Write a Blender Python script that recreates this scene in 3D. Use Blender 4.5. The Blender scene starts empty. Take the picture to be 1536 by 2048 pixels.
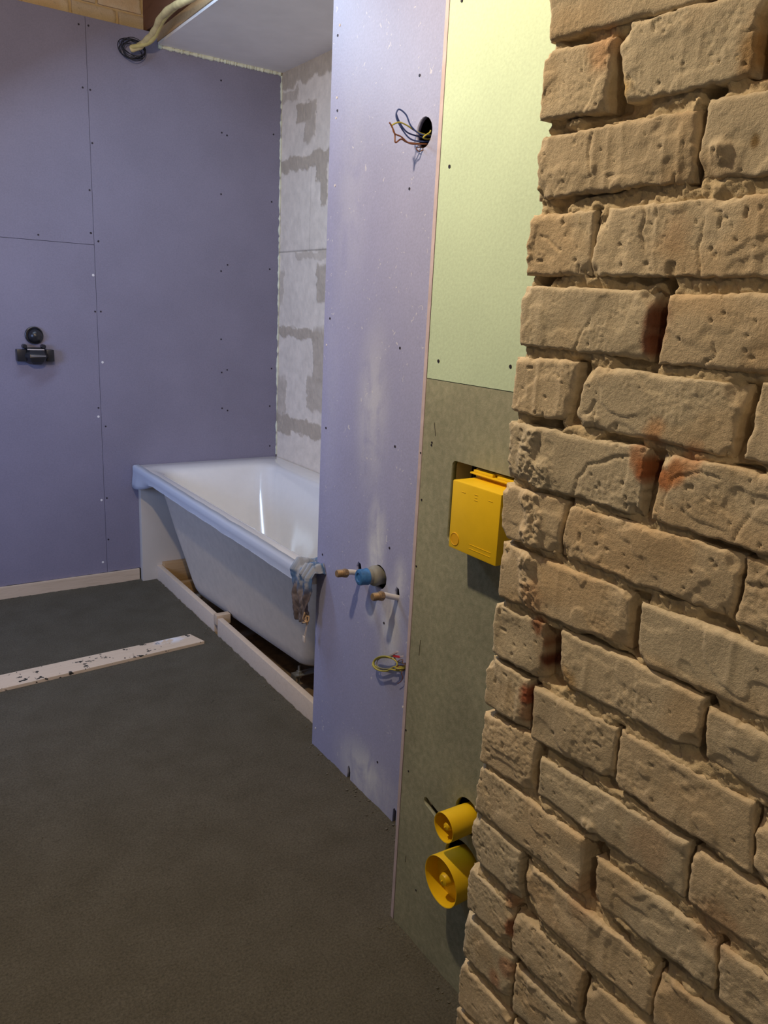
import bpy, bmesh, math, random
import numpy as np
from mathutils import Vector, Matrix

random.seed(7)
S = bpy.context.scene
COL = S.collection

# ------------------------------------------------------------------ camera
FPX, PITCH, ROLL, YAW, EYE = 1573.55, 0.25094, -0.05044, 0.59973, 1.5
_cp, _sp = math.cos(PITCH), math.sin(PITCH)
FWD = np.array([math.sin(YAW)*_cp, math.cos(YAW)*_cp, -_sp])
_r0 = np.array([math.cos(YAW), -math.sin(YAW), 0.0]); _d0 = np.cross(FWD, _r0)
RGT = math.cos(ROLL)*_r0 + math.sin(ROLL)*_d0
DWN = -math.sin(ROLL)*_r0 + math.cos(ROLL)*_d0
cam = bpy.data.cameras.new('camera'); cam_o = bpy.data.objects.new('camera', cam); COL.objects.link(cam_o)
cam.sensor_fit = 'VERTICAL'; cam.sensor_height = 32; cam.lens = FPX/2048*32
cam.clip_start = 0.02
M = Matrix(((RGT[0], -DWN[0], -FWD[0], 0), (RGT[1], -DWN[1], -FWD[1], 0), (RGT[2], -DWN[2], -FWD[2], EYE), (0, 0, 0, 1)))
cam_o.matrix_world = M
S.camera = cam_o

# ------------------------------------------------------------------ light
S.view_settings.view_transform = 'Standard'; S.view_settings.look = 'None'
S.view_settings.gamma = 1; S.view_settings.use_curve_mapping = False
S.view_settings.exposure = 0.12
W = bpy.data.worlds.new('world'); S.world = W; W.use_nodes = True
W.node_tree.nodes['Background'].inputs[0].default_value = (1.0, 0.90, 0.78, 1)
W.node_tree.nodes['Background'].inputs[1].default_value = 0.09

def lamp(name, kind, loc, energy, color, target=None, size=None, size_y=None, radius=None, spread=None):
    l = bpy.data.lights.new(name, kind); l.energy = energy; l.color = color
    if size: l.shape = 'RECTANGLE'; l.size = size; l.size_y = size_y or size
    if radius is not None: l.shadow_soft_size = radius
    if spread: l.spread = spread
    o = bpy.data.objects.new(name, l); COL.objects.link(o); o.location = loc
    if target is not None:
        o.rotation_euler = (Vector(target)-Vector(loc)).to_track_quat('-Z', 'Y').to_euler()
    return o
lamp('bare_bulb_light', 'POINT', (0.22, 1.36, 2.47), 72, (1.0, 0.79, 0.51), radius=0.035)
lamp('tube_light', 'AREA', (0.55, 3.25, 2.66), 17, (0.55, 0.73, 1.0), size=1.2, size_y=0.14).rotation_euler = (-.30, -.55, 0)
lamp('window_light', 'AREA', (-1.5, 2.3, 1.45), 12, (0.34, 0.50, 1.0), target=(0.6, 4.1, 0.8), size=0.9, size_y=0.9, spread=math.radians(105))
lamp('warm_fill_light', 'POINT', (-0.35, -0.75, 2.35), 12, (1.0, 0.76, 0.46), radius=0.05)  # added warm fill behind the camera, flattens contrast on the bricks; no bulb known

# ------------------------------------------------------------------ helpers
def _ray(px, py): return FWD + (px-768)/FPX*RGT + (py-1024)/FPX*DWN
def on_x(px, py, X): v = _ray(px, py)*1.0; v = v*(X/v[0]); return Vector((v[0], v[1], v[2]+EYE))
def on_y(px, py, Y): v = _ray(px, py)*1.0; v = v*(Y/v[1]); return Vector((v[0], v[1], v[2]+EYE))
def on_z(px, py, Z): v = _ray(px, py)*1.0; v = v*((Z-EYE)/v[2]); return Vector((v[0], v[1], v[2]+EYE))

def _hash(ix, iy, iz, s):
    h = (ix.astype(np.int64)*374761393 + iy.astype(np.int64)*668265263 + iz.astype(np.int64)*2147483647 + s*1274126177) & 0xffffffff
    h = ((h ^ (h >> 13))*1274126177) & 0xffffffff
    h = ((h ^ (h >> 16))*2246822519) & 0xffffffff
    h = h ^ (h >> 15)
    return (h & 0xffffff)/float(0xffffff)*2-1
def noise(x, y, z, s=0):
    x, y, z = np.broadcast_arrays(np.asarray(x, float), np.asarray(y, float), np.asarray(z, float))
    ix, iy, iz = np.floor(x), np.floor(y), np.floor(z)
    fx, fy, fz = x-ix, y-iy, z-iz
    fx, fy, fz = [f*f*f*(f*(f*6-15)+10) for f in (fx, fy, fz)]
    o = 0
    for a in (0, 1):
        for b in (0, 1):
            for c in (0, 1):
                w = (fx if a else 1-fx)*(fy if b else 1-fy)*(fz if c else 1-fz)
                o = o + w*_hash(ix+a, iy+b, iz+c, s)
    return o
def fbm(x, y, z, s=0, o=4, g=0.5):
    t = 0; a = 1; f = 1; n = 0
    for i in range(o):
        t = t + a*noise(np.asarray(x)*f, np.asarray(y)*f, np.asarray(z)*f, s+i*17); n += a; a *= g; f *= 2.03
    return t/n
def sstep(a, b, x):
    t = np.clip((x-a)/(b-a), 0, 1); return t*t*(3-2*t)

class Bag:
    """collects raw geometry for one mesh"""
    def __init__(s): s.v = []; s.f = []; s.c = []
    def add(s, v, f, c=None):
        n = len(s.v); s.v.extend([tuple(map(float, p)) for p in v]); s.f.extend([tuple(i+n for i in q) for q in f])
        if c is None: c = [(1, 1, 1)]*len(v)
        s.c.extend([tuple(map(float, p)) for p in c])
    def grid(s, P, C=None, flip=False, wrap_u=False):
        nu, nv = P.shape[:2]; idx = np.arange(nu*nv).reshape(nu, nv)
        if wrap_u: idx = np.vstack([idx, idx[:1]])
        a, b, c, d = idx[:-1, :-1].ravel(), idx[1:, :-1].ravel(), idx[1:, 1:].ravel(), idx[:-1, 1:].ravel()
        F = np.stack([a, d, c, b] if flip else [a, b, c, d], 1)
        s.add(P.reshape(-1, 3).tolist(), F.tolist(), None if C is None else C.reshape(-1, 3).tolist())
    def box(s, x0, x1, y0, y1, z0, z1, m=None):
        v = [Vector((x, y, z)) for x in (x0, x1) for y in (y0, y1) for z in (z0, z1)]
        if m is not None: v = [m @ p for p in v]
        s.add(v, [(0, 1, 3, 2), (4, 6, 7, 5), (0, 4, 5, 1), (2, 3, 7, 6), (0, 2, 6, 4), (1, 5, 7, 3)])
    def obj(s, name, mat, parent=None, smooth=True, bevel=0, angle=40):
        me = bpy.data.meshes.new(name); me.from_pydata(s.v, [], s.f); me.update()
        at = me.color_attributes.new('Col', 'FLOAT_COLOR', 'POINT')
        c = np.ones((len(s.v), 4), 'f'); c[:, :3] = np.array(s.c); at.data.foreach_set('color', c.ravel())
        o = bpy.data.objects.new(name, me); COL.objects.link(o)
        me.materials.append(mat)
        if bevel:
            bm = bmesh.new(); bm.from_mesh(me)
            ed = [e for e in bm.edges if len(e.link_faces) == 2 and e.calc_face_angle(0) > 0.6]
            bmesh.ops.bevel(bm, geom=ed, offset=bevel, segments=2, profile=0.6, affect='EDGES', clamp_overlap=True)
            bm.to_mesh(me); bm.free()
        if smooth:
            me.polygons.foreach_set('use_smooth', [True]*len(me.polygons))
            if angle: me.set_sharp_from_angle(angle=math.radians(angle))
        if parent: o.parent = parent; o.matrix_parent_inverse = parent.matrix_world.inverted()
        return o

def spline(pts, n=8):
    P = [Vector(p) for p in pts]; out = []
    for i in range(len(P)-1):
        p0 = P[max(i-1, 0)]; p1 = P[i]; p2 = P[i+1]; p3 = P[min(i+2, len(P)-1)]
        for k in range(n):
            t = k/n
            out.append(0.5*((2*p1)+(p2-p0)*t+(2*p0-5*p1+4*p2-p3)*t*t+(3*p1-p0-3*p2+p3)*t**3))
    out.append(P[-1]); return out
def tube(bag, pts, r, seg=10, cap=True, color=None):
    pts = [Vector(p) for p in pts]; n = len(pts)
    rr = r if hasattr(r, '__len__') else [r]*n
    t = (pts[1]-pts[0]).normalized(); u = t.orthogonal().normalized(); V = []
    for i, p in enumerate(pts):
        nt = (pts[min(i+1, n-1)]-pts[max(i-1, 0)]).normalized()
        u = (u-nt*u.dot(nt)).normalized(); w = nt.cross(u)
        for k in range(seg):
            a = 2*math.pi*k/seg; V.append(p+(u*math.cos(a)+w*math.sin(a))*rr[i])
    F = [(i*seg+k, i*seg+(k+1) % seg, (i+1)*seg+(k+1) % seg, (i+1)*seg+k) for i in range(n-1) for k in range(seg)]
    if cap: F += [tuple(range(seg))[::-1], tuple((n-1)*seg+k for k in range(seg))]
    bag.add(V, F, None if color is None else [color]*len(V))
def lathe(bag, prof, m, seg=40, closed=False):
    """prof: list of (radius, height) about local z; m places it"""
    V = []; F = []; n = len(prof)
    for r, h in prof:
        for k in range(seg):
            a = 2*math.pi*k/seg; V.append(m @ Vector((max(r, 1e-5)*math.cos(a), max(r, 1e-5)*math.sin(a), h)))
    for i in range(n-1):
        for k in range(seg): F.append((i*seg+k, i*seg+(k+1) % seg, (i+1)*seg+(k+1) % seg, (i+1)*seg+k))
    bag.add(V, F)
def axis(loc, d):
    return Matrix.Translation(Vector(loc)) @ Vector(d).to_track_quat('Z', 'Y').to_matrix().to_4x4()

def tag(o, label=None, cat=None, group=None, kind=None):
    if label: o['label'] = label
    if cat: o['category'] = cat
    if group: o['group'] = group
    if kind: o['kind'] = kind
    return o
def thing(name, label, cat, loc, group=None):
    o = bpy.data.objects.new(name, None); COL.objects.link(o); o.location = loc; o.empty_display_size = .05
    bpy.context.view_layer.update()
    o.matrix_world = Matrix.Translation(Vector(loc))
    return tag(o, label, cat, group)
def struct(o): o['kind'] = 'structure'; return o

def plate(name, outline, holes, thick, place, mat, parent=None):
    """flat sheet with real openings; outline/holes are 2D loops, place maps (a, b, t) to the room"""
    cu = bpy.data.curves.new(name+'_c', 'CURVE'); cu.dimensions = '2D'; cu.fill_mode = 'BOTH'; cu.extrude = 0.5
    for lp in [outline]+list(holes):
        sp = cu.splines.new('POLY'); sp.points.add(len(lp)-1); sp.use_cyclic_u = True
        for i, (a, b) in enumerate(lp): sp.points[i].co = (a, b, 0, 1)
    co = bpy.data.objects.new('tmp', cu); COL.objects.link(co)
    dg = bpy.context.evaluated_depsgraph_get(); dg.update()
    me = bpy.data.meshes.new_from_object(co.evaluated_get(dg)); bpy.data.objects.remove(co); bpy.data.curves.remove(cu)
    for v in me.vertices:
        a, b, t = v.co; v.co = place(a, b, (t+0.5)*thick)
    bm = bmesh.new(); bm.from_mesh(me); bmesh.ops.remove_doubles(bm, verts=bm.verts, dist=1e-5)
    bmesh.ops.recalc_face_normals(bm, faces=bm.faces); bm.to_mesh(me); bm.free()
    me.name = name; me.materials.clear(); me.materials.append(mat)
    o = bpy.data.objects.new(name, me); COL.objects.link(o)
    if parent: o.parent = parent; o.matrix_parent_inverse = parent.matrix_world.inverted()
    return o
def circle(a, b, r, n=36, ry=None, jit=0):
    return [(a+r*(1+random.uniform(-jit, jit))*math.cos(2*math.pi*k/n), b+(ry or r)*(1+random.uniform(-jit, jit))*math.sin(2*math.pi*k/n)) for k in range(n)]
def rrect(a0, a1, b0, b1, r, n=6):
    out = []
    for cx, cy, s in ((a1-r, b1-r, 0), (a0+r, b1-r, 1), (a0+r, b0+r, 2), (a1-r, b0+r, 3)):
        for k in range(n+1):
            t = (s+k/n)*math.pi/2; out.append((cx+r*math.cos(t), cy+r*math.sin(t)))
    return out

# ------------------------------------------------------------------ materials
class NT:
    def __init__(s, name):
        s.m = bpy.data.materials.new(name); s.m.use_nodes = True; s.t = s.m.node_tree
        s.b = s.t.nodes['Principled BSDF']
        s.co = s.t.nodes.new('ShaderNodeNewGeometry').outputs['Position']
    def n(s, k, **kw):
        x = s.t.nodes.new(k)
        for a, v in kw.items(): setattr(x, a, v)
        return x
    def l(s, a, b): s.t.links.new(a, b)
    def noise(s, scale, detail=4, rough=.55, co=None, dist=0):
        x = s.n('ShaderNodeTexNoise'); x.inputs['Scale'].default_value = scale; x.inputs['Detail'].default_value = detail
        x.inputs['Roughness'].default_value = rough; x.inputs['Distortion'].default_value = dist
        s.l(co or s.co, x.inputs['Vector']); return x.outputs['Fac']
    def scaled(s, v):
        x = s.n('ShaderNodeMapping'); x.inputs['Scale'].default_value = v; s.l(s.co, x.inputs['Vector']); return x.outputs[0]
    def ramp(s, f, stops):
        x = s.n('ShaderNodeValToRGB'); e = x.color_ramp.elements
        while len(e) < len(stops): e.new(0.5)
        for i, (p, c) in enumerate(stops):
            e[i].position = p; e[i].color = (*c, 1) if hasattr(c, '__len__') else (c, c, c, 1)
        s.l(f, x.inputs[0]); return x.outputs[0]
    def mix(s, a, b, f, mode='MIX'):
        x = s.n('ShaderNodeMix', data_type='RGBA', blend_type=mode)
        for v, i in ((f, 0), (a, 6), (b, 7)):
            if hasattr(v, 'links'): s.l(v, x.inputs[i])
            else: x.inputs[i].default_value = v if i == 0 else (*v, 1)
        return x.outputs[2]
    def math(s, op, a, b=0.0):
        x = s.n('ShaderNodeMath', operation=op)
        for v, i in ((a, 0), (b, 1)):
            if hasattr(v, 'links'): s.l(v, x.inputs[i])
            else: x.inputs[i].default_value = v
        return x.outputs[0]
    def blob(s, c, r):
        """0..1 soft patch around a spot of the real surface"""
        x = s.n('ShaderNodeVectorMath', operation='SUBTRACT'); s.l(s.co, x.inputs[0]); x.inputs[1].default_value = c
        y = s.n('ShaderNodeVectorMath', operation='DIVIDE'); s.l(x.outputs[0], y.inputs[0]); y.inputs[1].default_value = r
        z = s.n('ShaderNodeVectorMath', operation='LENGTH'); s.l(y.outputs[0], z.inputs[0])
        w = s.n('ShaderNodeMapRange', interpolation_type='SMOOTHSTEP'); s.l(z.outputs['Value'], w.inputs[0])
        w.inputs[1].default_value = 0; w.inputs[2].default_value = 1; w.inputs[3].default_value = 1; w.inputs[4].default_value = 0
        return w.outputs[0]
    def out(s, color, rough=.6, metal=0, bump=None, bd=.002, bs=1.0, spec=None, coat=0):
        if hasattr(color, 'links'): s.l(color, s.b.inputs['Base Color'])
        else: s.b.inputs['Base Color'].default_value = (*color, 1)
        if hasattr(rough, 'links'): s.l(rough, s.b.inputs['Roughness'])
        else: s.b.inputs['Roughness'].default_value = rough
        s.b.inputs['Metallic'].default_value = metal
        if spec is not None: s.b.inputs['Specular IOR Level'].default_value = spec
        if coat: s.b.inputs['Coat Weight'].default_value = coat
        if bump is not None:
            x = s.n('ShaderNodeBump'); x.inputs['Strength'].default_value = bs; x.inputs['Distance'].default_value = bd
            s.l(bump, x.inputs['Height']); s.l(x.outputs[0], s.b.inputs['Normal'])
        return s.m
    def attr(s):
        x = s.n('ShaderNodeAttribute'); x.attribute_name = 'Col'; return x.outputs['Color']

def plain(name, c, rough=.5, metal=0, var=.12, scale=30, bump=0, spec=None, coat=0):
    t = NT(name); f = t.noise(scale)
    col = t.mix(tuple(x*(1-var) for x in c), tuple(min(1, x*(1+var)) for x in c), t.ramp(f, [(.3, 0.0), (.7, 1.0)]))
    return t.out(col, rough, metal, bump=(t.noise(scale*4) if bump else None), bd=bump, spec=spec, coat=coat)
def wood(name, c1, c2, stretch=(3, 40, 40), rough=.7, flecks=False):
    t = NT(name); co = t.scaled(stretch)
    f = t.noise(1.0, 6, .6, co, 1.5); col = t.ramp(f, [(.3, c1), (.5, c2), (.72, c1)])
    if flecks:
        k = t.noise(32, 3, .6); col = t.mix(col, (.03, .028, .022), t.ramp(k, [(.62, 0.0), (.645, 1.0)]))
        col = t.mix(col, (.85, .88, .95), t.math('MULTIPLY', t.blob((1.08, 3.235, .012), (.11, .05, .05)), t.ramp(t.noise(25), [(.42, 0.0), (.5, 1.0)])))
    return t.out(col, rough, bump=f, bd=.0006)
def attrmat(name, rough=.85, gs=900, bd=.0005, gs2=250):
    t = NT(name); g = t.noise(gs, 3, .7); g2 = t.noise(gs2, 4, .6)
    col = t.mix(t.attr(), (.55, .55, .55), .0)
    col = t.mix(col, t.ramp(g2, [(.25, .86), (.75, 1.10)]), 1.0, 'MULTIPLY')
    return t.out(col, rough, bump=t.math('ADD', g, t.math('MULTIPLY', g2, 1.6)), bd=bd, spec=.2)

def board_mat(name, base, edge=.05, dust=(), gloss=.42, fine=.06):
    t = NT(name)
    f = t.noise(3.0, 5); fi = t.noise(160, 3)
    col = t.mix(tuple(x*.93 for x in base), tuple(x*1.06 for x in base), t.ramp(f, [(.3, 0.0), (.7, 1.0)]))
    col = t.mix(col, t.ramp(fi, [(.3, 1-fine), (.7, 1+fine)]), 1.0, 'MULTIPLY')
    if dust:
        co = t.scaled((14, 14, 3.2)); sm = t.noise(1.0, 6, .65, co, .6); s2 = t.noise(9, 5, .6, None, 1.0)
        acc = None
        for c, r, a in dust:
            k = t.math('MULTIPLY', t.blob(c, r), a); acc = k if acc is None else t.math('MAXIMUM', acc, k)
        m = t.math('MULTIPLY', acc, t.ramp(t.math('ADD', t.math('MULTIPLY', sm, .55), t.math('MULTIPLY', s2, .45)), [(.36, 0.0), (.54, 1.0)]))
        col = t.mix(col, (.76, .80, .86), m)
        spk = t.ramp(t.noise(42, 2, .5, None, 2.0), [(.70, 0.0), (.73, .5)])
        col = t.mix(col, (.8, .8, .82), spk)
    return t.out(col, gloss, bump=fi, bd=.0003, spec=.35)
BRICKS = [
    (0, [(0.6627, 1.8408), (0.4883, 1.8204), (0.4822, 1.7622), (0.6571, 1.7708)]),
    (1, [(0.6609, 1.7625), (0.5693, 1.757), (0.5707, 1.6919), (0.6593, 1.6987)]),
    (1, [(0.5676, 1.7653), (0.4227, 1.7592), (0.4187, 1.6943), (0.5488, 1.6969)]),
    (2, [(0.6578, 1.6823), (0.4676, 1.6791), (0.4632, 1.6208), (0.6568, 1.6206)]),
    (2, [(0.4604, 1.6848), (0.3781, 1.6822), (0.3663, 1.6179), (0.4588, 1.6207)]),
    (3, [(0.6593, 1.6058), (0.5715, 1.6056), (0.5685, 1.5427), (0.6609, 1.5433)]),
    (3, [(0.567, 1.6058), (0.3637, 1.604), (0.3519, 1.5398), (0.5666, 1.5432)]),
    (4, [(0.6628, 1.5333), (0.4864, 1.529), (0.4864, 1.4663), (0.6583, 1.4698)]),
    (4, [(0.4712, 1.5256), (0.35, 1.5297), (0.338, 1.4647), (0.4731, 1.4641)]),
    (5, [(0.6631, 1.4569), (0.5668, 1.459), (0.5811, 1.3945), (0.6626, 1.3965)]),
    (5, [(0.559, 1.4566), (0.3823, 1.4547), (0.3864, 1.3913), (0.5641, 1.3938)]),
    (5, [(0.3703, 1.4576), (0.3206, 1.4561), (0.308, 1.3885), (0.3733, 1.3937)]),
    (6, [(0.6652, 1.3842), (0.4716, 1.3849), (0.4693, 1.3189), (0.661, 1.319)]),
    (6, [(0.4583, 1.3834), (0.3232, 1.3846), (0.3106, 1.316), (0.456, 1.3202)]),
    (7, [(0.6668, 1.3107), (0.5664, 1.312), (0.5709, 1.2509), (0.6622, 1.2468)]),
    (7, [(0.5605, 1.3107), (0.3606, 1.3115), (0.363, 1.2514), (0.5667, 1.2527)]),
    (7, [(0.3578, 1.311), (0.301, 1.3084), (0.2905, 1.2522), (0.3581, 1.2514)]),
    (8, [(0.6623, 1.2406), (0.4689, 1.2406), (0.4659, 1.1813), (0.654, 1.1753)]),
    (8, [(0.4572, 1.2357), (0.2967, 1.2409), (0.2852, 1.1787), (0.4517, 1.1742)]),
    (9, [(0.6641, 1.1622), (0.576, 1.1672), (0.5727, 1.0974), (0.6617, 1.0988)]),
    (9, [(0.5552, 1.1714), (0.3742, 1.1708), (0.3752, 1.117), (0.5447, 1.1087)]),
    (9, [(0.3702, 1.1626), (0.2745, 1.166), (0.2636, 1.1073), (0.3667, 1.1111)]),
    (10, [(0.663, 1.0937), (0.593, 1.0909), (0.5911, 1.0272), (0.6655, 1.03)]),
    (10, [(0.5859, 1.0877), (0.4647, 1.0954), (0.4644, 1.033), (0.5821, 1.0226)]),
    (10, [(0.4606, 1.0945), (0.312, 1.0977), (0.303, 1.0312), (0.458, 1.0308)]),
    (10, [(0.3086, 1.0948), (0.2612, 1.0945), (0.2493, 1.0301), (0.3007, 1.0318)]),
    (11, [(0.6628, 1.016), (0.5694, 1.0266), (0.5712, 0.9543), (0.6651, 0.9468)]),
    (11, [(0.5619, 1.0072), (0.3658, 1.0226), (0.3633, 0.9608), (0.562, 0.9604)]),
    (11, [(0.361, 1.0203), (0.2489, 1.0279), (0.2367, 0.9622), (0.3577, 0.961)]),
    (12, [(0.6626, 0.9424), (0.4864, 0.9469), (0.483, 0.8792), (0.6644, 0.8739)]),
    (12, [(0.4678, 0.9377), (0.3236, 0.9455), (0.3173, 0.8908), (0.4609, 0.8825)]),
    (12, [(0.3181, 0.9442), (0.2342, 0.9489), (0.2238, 0.8928), (0.3128, 0.8891)]),
    (13, [(0.6661, 0.8714), (0.5761, 0.869), (0.5727, 0.8032), (0.6666, 0.8072)]),
    (13, [(0.5684, 0.8637), (0.3794, 0.8646), (0.3784, 0.8045), (0.5603, 0.8031)]),
    (13, [(0.3751, 0.8646), (0.2303, 0.8808), (0.22, 0.8254), (0.3732, 0.8035)]),
    (14, [(0.6645, 0.7893), (0.5818, 0.7831), (0.5775, 0.7287), (0.6655, 0.7262)]),
    (14, [(0.5776, 0.7856), (0.4637, 0.789), (0.4676, 0.722), (0.5729, 0.7287)]),
    (14, [(0.4589, 0.7863), (0.3538, 0.7902), (0.3506, 0.7255), (0.4567, 0.7207)]),
    (15, [(0.6691, 0.7114), (0.5731, 0.7163), (0.5728, 0.6562), (0.6615, 0.6461)]),
    (15, [(0.5687, 0.7109), (0.4654, 0.7176), (0.462, 0.6519), (0.5634, 0.6419)]),
    (16, [(0.6658, 0.6359), (0.5663, 0.6353), (0.564, 0.5733), (0.6652, 0.5634)]),
    (16, [(0.5604, 0.6329), (0.4547, 0.6446), (0.4517, 0.5803), (0.5559, 0.5692)]),
    (17, [(0.6655, 0.5562), (0.5667, 0.5642), (0.5658, 0.4967), (0.6657, 0.4776)]),
]

XP, XG, XB, YF, XA = 1.233, 1.013, 0.62, 4.13, 2.038      # partition, flush-box wall, brick face, far wall, block wall
px = lambda x, y: tuple(on_x(x, y, XP))
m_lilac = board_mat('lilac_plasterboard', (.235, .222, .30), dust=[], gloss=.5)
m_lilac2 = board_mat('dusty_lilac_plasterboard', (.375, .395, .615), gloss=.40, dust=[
    (px(752, 1095), (.3, .07, .22), 1.0), (px(745, 820), (.3, .12, .33), .5), (px(700, 420), (.3, .14, .5), .16), (px(780, 1250), (.3, .10, .20), .8),
    (px(730, 1550), (.3, .24, .15), .85), (px(800, 1160), (.3, .05, .09), .6), (px(850, 265), (.3, .055, .06), .3),
    (px(665, 760), (.3, .06, .6), .12), (px(745, 1215), (.3, .06, .08), .6)])
m_green = board_mat('pale_green_plasterboard', (.49, .63, .49), gloss=.5)
def olive():
    t = NT('olive_fibre_board'); f = t.noise(70, 4, .65, None, .3); g = t.noise(5, 4); h = t.noise(400, 2)
    col = t.ramp(f, [(.3, (.25, .27, .20)), (.5, (.305, .315, .24)), (.72, (.375, .375, .295))])
    col = t.mix(col, t.ramp(g, [(.3, .85), (.7, 1.1)]), 1.0, 'MULTIPLY')
    return t.out(col, .6, bump=h, bd=.0003, spec=.3)
m_olive = olive()
m_edge = plain('gypsum_edge', (.50, .43, .51), .8)
m_gap = plain('dark_joint', (.02, .019, .015), .9)
m_screw = plain('screw_steel', (.035, .03, .045), .5, .3)
m_white_screw = plain('bare_plaster_fleck', (.75, .74, .76), .7)
m_timber = wood('pale_spruce', (.55, .43, .30), (.66, .53, .39))
m_timber_pale = wood('pale_primed_batten', (.68, .56, .43), (.75, .63, .50))
m_orange = wood('orange_spruce', (.42, .26, .12), (.52, .34, .17))
m_beam = wood('dark_red_brown_timber', (.15, .066, .034), (.20, .09, .048), (12, 2, 12))
m_dark = plain('dark_core_shade', (.045, .036, .028), .95)  # near-black, paints the shade inside the boxed-in wall

# ------------------------------------------------------------------ floor
def floor():
    t = NT('fresh_grey_screed')
    f = t.noise(7, 5, .6); g = t.noise(170, 4, .75); h = t.noise(38, 5, .7, None, .6)
    col = t.ramp(f, [(.3, (.088, .079, .056)), (.7, (.113, .103, .077))])
    col = t.mix(col, t.ramp(g, [(.3, .58), (.75, 1.45)]), 1.0, 'MULTIPLY')
    col = t.mix(col, (.035, .03, .02), t.math('MULTIPLY', t.ramp(h, [(.66, 0.0), (.72, 1.0)]), .55))
    m = t.out(col, .85, bump=t.math('ADD', g, t.math('MULTIPLY', h, 2.0)), bd=.0018, spec=.25)
    b = Bag(); xs = np.unique(np.concatenate([np.linspace(-2.4, -.3, 22), np.linspace(-.3, 1.297, 160)])); ys = np.unique(np.concatenate([np.linspace(-.8, .9, 20), np.linspace(.9, 4.16, 320)]))
    X, Y = np.meshgrid(xs, ys, indexing='ij')
    Z = .0012*fbm(X*5, Y*5, 0, 3)-.0006
    # the trowelled screed curls up a little against the board walls and battens
    dp = np.where((Y < 2.19) & (Y > 1.36), XP-X, 1e3); dg = np.where(Y <= 1.36, XG-X, 1e3); db = np.where(Y > 2.19, 1.297-X, 1e3); df = 4.115-Y
    dm = np.minimum(np.minimum(dp, dg), np.minimum(db, df))
    Z += .006*np.exp(-np.abs(dm)/.012)*(.5+fbm(X*40, Y*40, 0, 9, 2))
    b.grid(np.stack([X, Y, Z], -1))
    o = b.obj('floor', m, angle=0); struct(o)
    s = Bag(); s.box(1.28, 2.3, 2.0, 4.3, -.30, -.055); s.box(-2.4, 2.3, -.8, 4.3, -.4, -.30); struct(s.obj('floor', plain('brown_subfloor', (.22, .15, .09), .9, var=.3), smooth=False))
floor()

# ------------------------------------------------------------------ far wall of lilac boards
b = Bag(); g = .0008
def bd(x0, x1, z0, z1, b=b): b.box(x0+g, x1-g, YF, YF+.0125, z0+g, z1-g)
bd(-1.2, 1.045, 1.737, 2.725); bd(-.15, 1.045, .062, 1.737); bd(-1.2, -.15, .062, 1.737); bd(1.045, 2.035, .062, 2.725)
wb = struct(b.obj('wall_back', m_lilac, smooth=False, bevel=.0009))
b = Bag(); b.box(-1.2, 2.0, YF+.013, YF+.06, 0, 2.715); struct(b.obj('wall_back', m_gap, smooth=False))
# rough cut lower edge of the boards
b = Bag(); X = np.linspace(-.6, 1.216, 240); P = np.zeros((240, 2, 3)); P[:, :, 0] = X[:, None]; P[:, :, 1] = YF-.0012
P[:, 0, 2] = .058; P[:, 1, 2] = .0665+.006*fbm(X*14, 0, 0, 5); b.grid(P); P2 = P.copy()
tb = b.obj('rough_edge', m_gap, wb)
b = Bag(); b.box(-1.2, 1.214, 4.116, YF, 0, .064); struct(b.obj('baseboard_back', m_timber, smooth=False, bevel=.002))
Z1 = 2.194; O2 = (0, 450); D = 2.56
dots = [(a/Z1, c/Z1) for a, c in [(388,112),(345,106),(363,384),(396,394),(405,628),(393,834),(398,1022),(432,1058),(168,1030),(970,353),(973,582),(996,594),(970,852),(1192,886),(1200,590)]]
dots += [(a/D, 450+c/D) for a, c in [(466,41),(503,84),(487,443),(516,443),(504,936),(541,1031),(1132,236),(1165,204),(1381,226),(1132,585),(1135,755),(1163,742),(1390,735),(1137,938),(1165,950),(1381,927),(1381,1131),(547,1398),(555,1610),(555,1803)]]
def screw(name, p, d, r, m, par):
    b = Bag(); lathe(b, [(0, .0012), (r*.45, .0012), (r*.5, .0006), (r, .0009), (r*1.02, -.001)], axis(p, d), 12); return b.obj(name, m, par)
for x, y in dots: screw('screw', on_y(x, y, YF-.0002), (0, -1, 0), .0044, m_screw, wb)
for x, y in [(a/D, 450+c/D) for a, c in [(477,257),(525,703),(504,981),(520,1408),(527,1726)]]:
    screw('plaster_fleck', on_y(x, y, YF-.0002), (0, -1, 0), .006, m_white_screw, wb)

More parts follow.
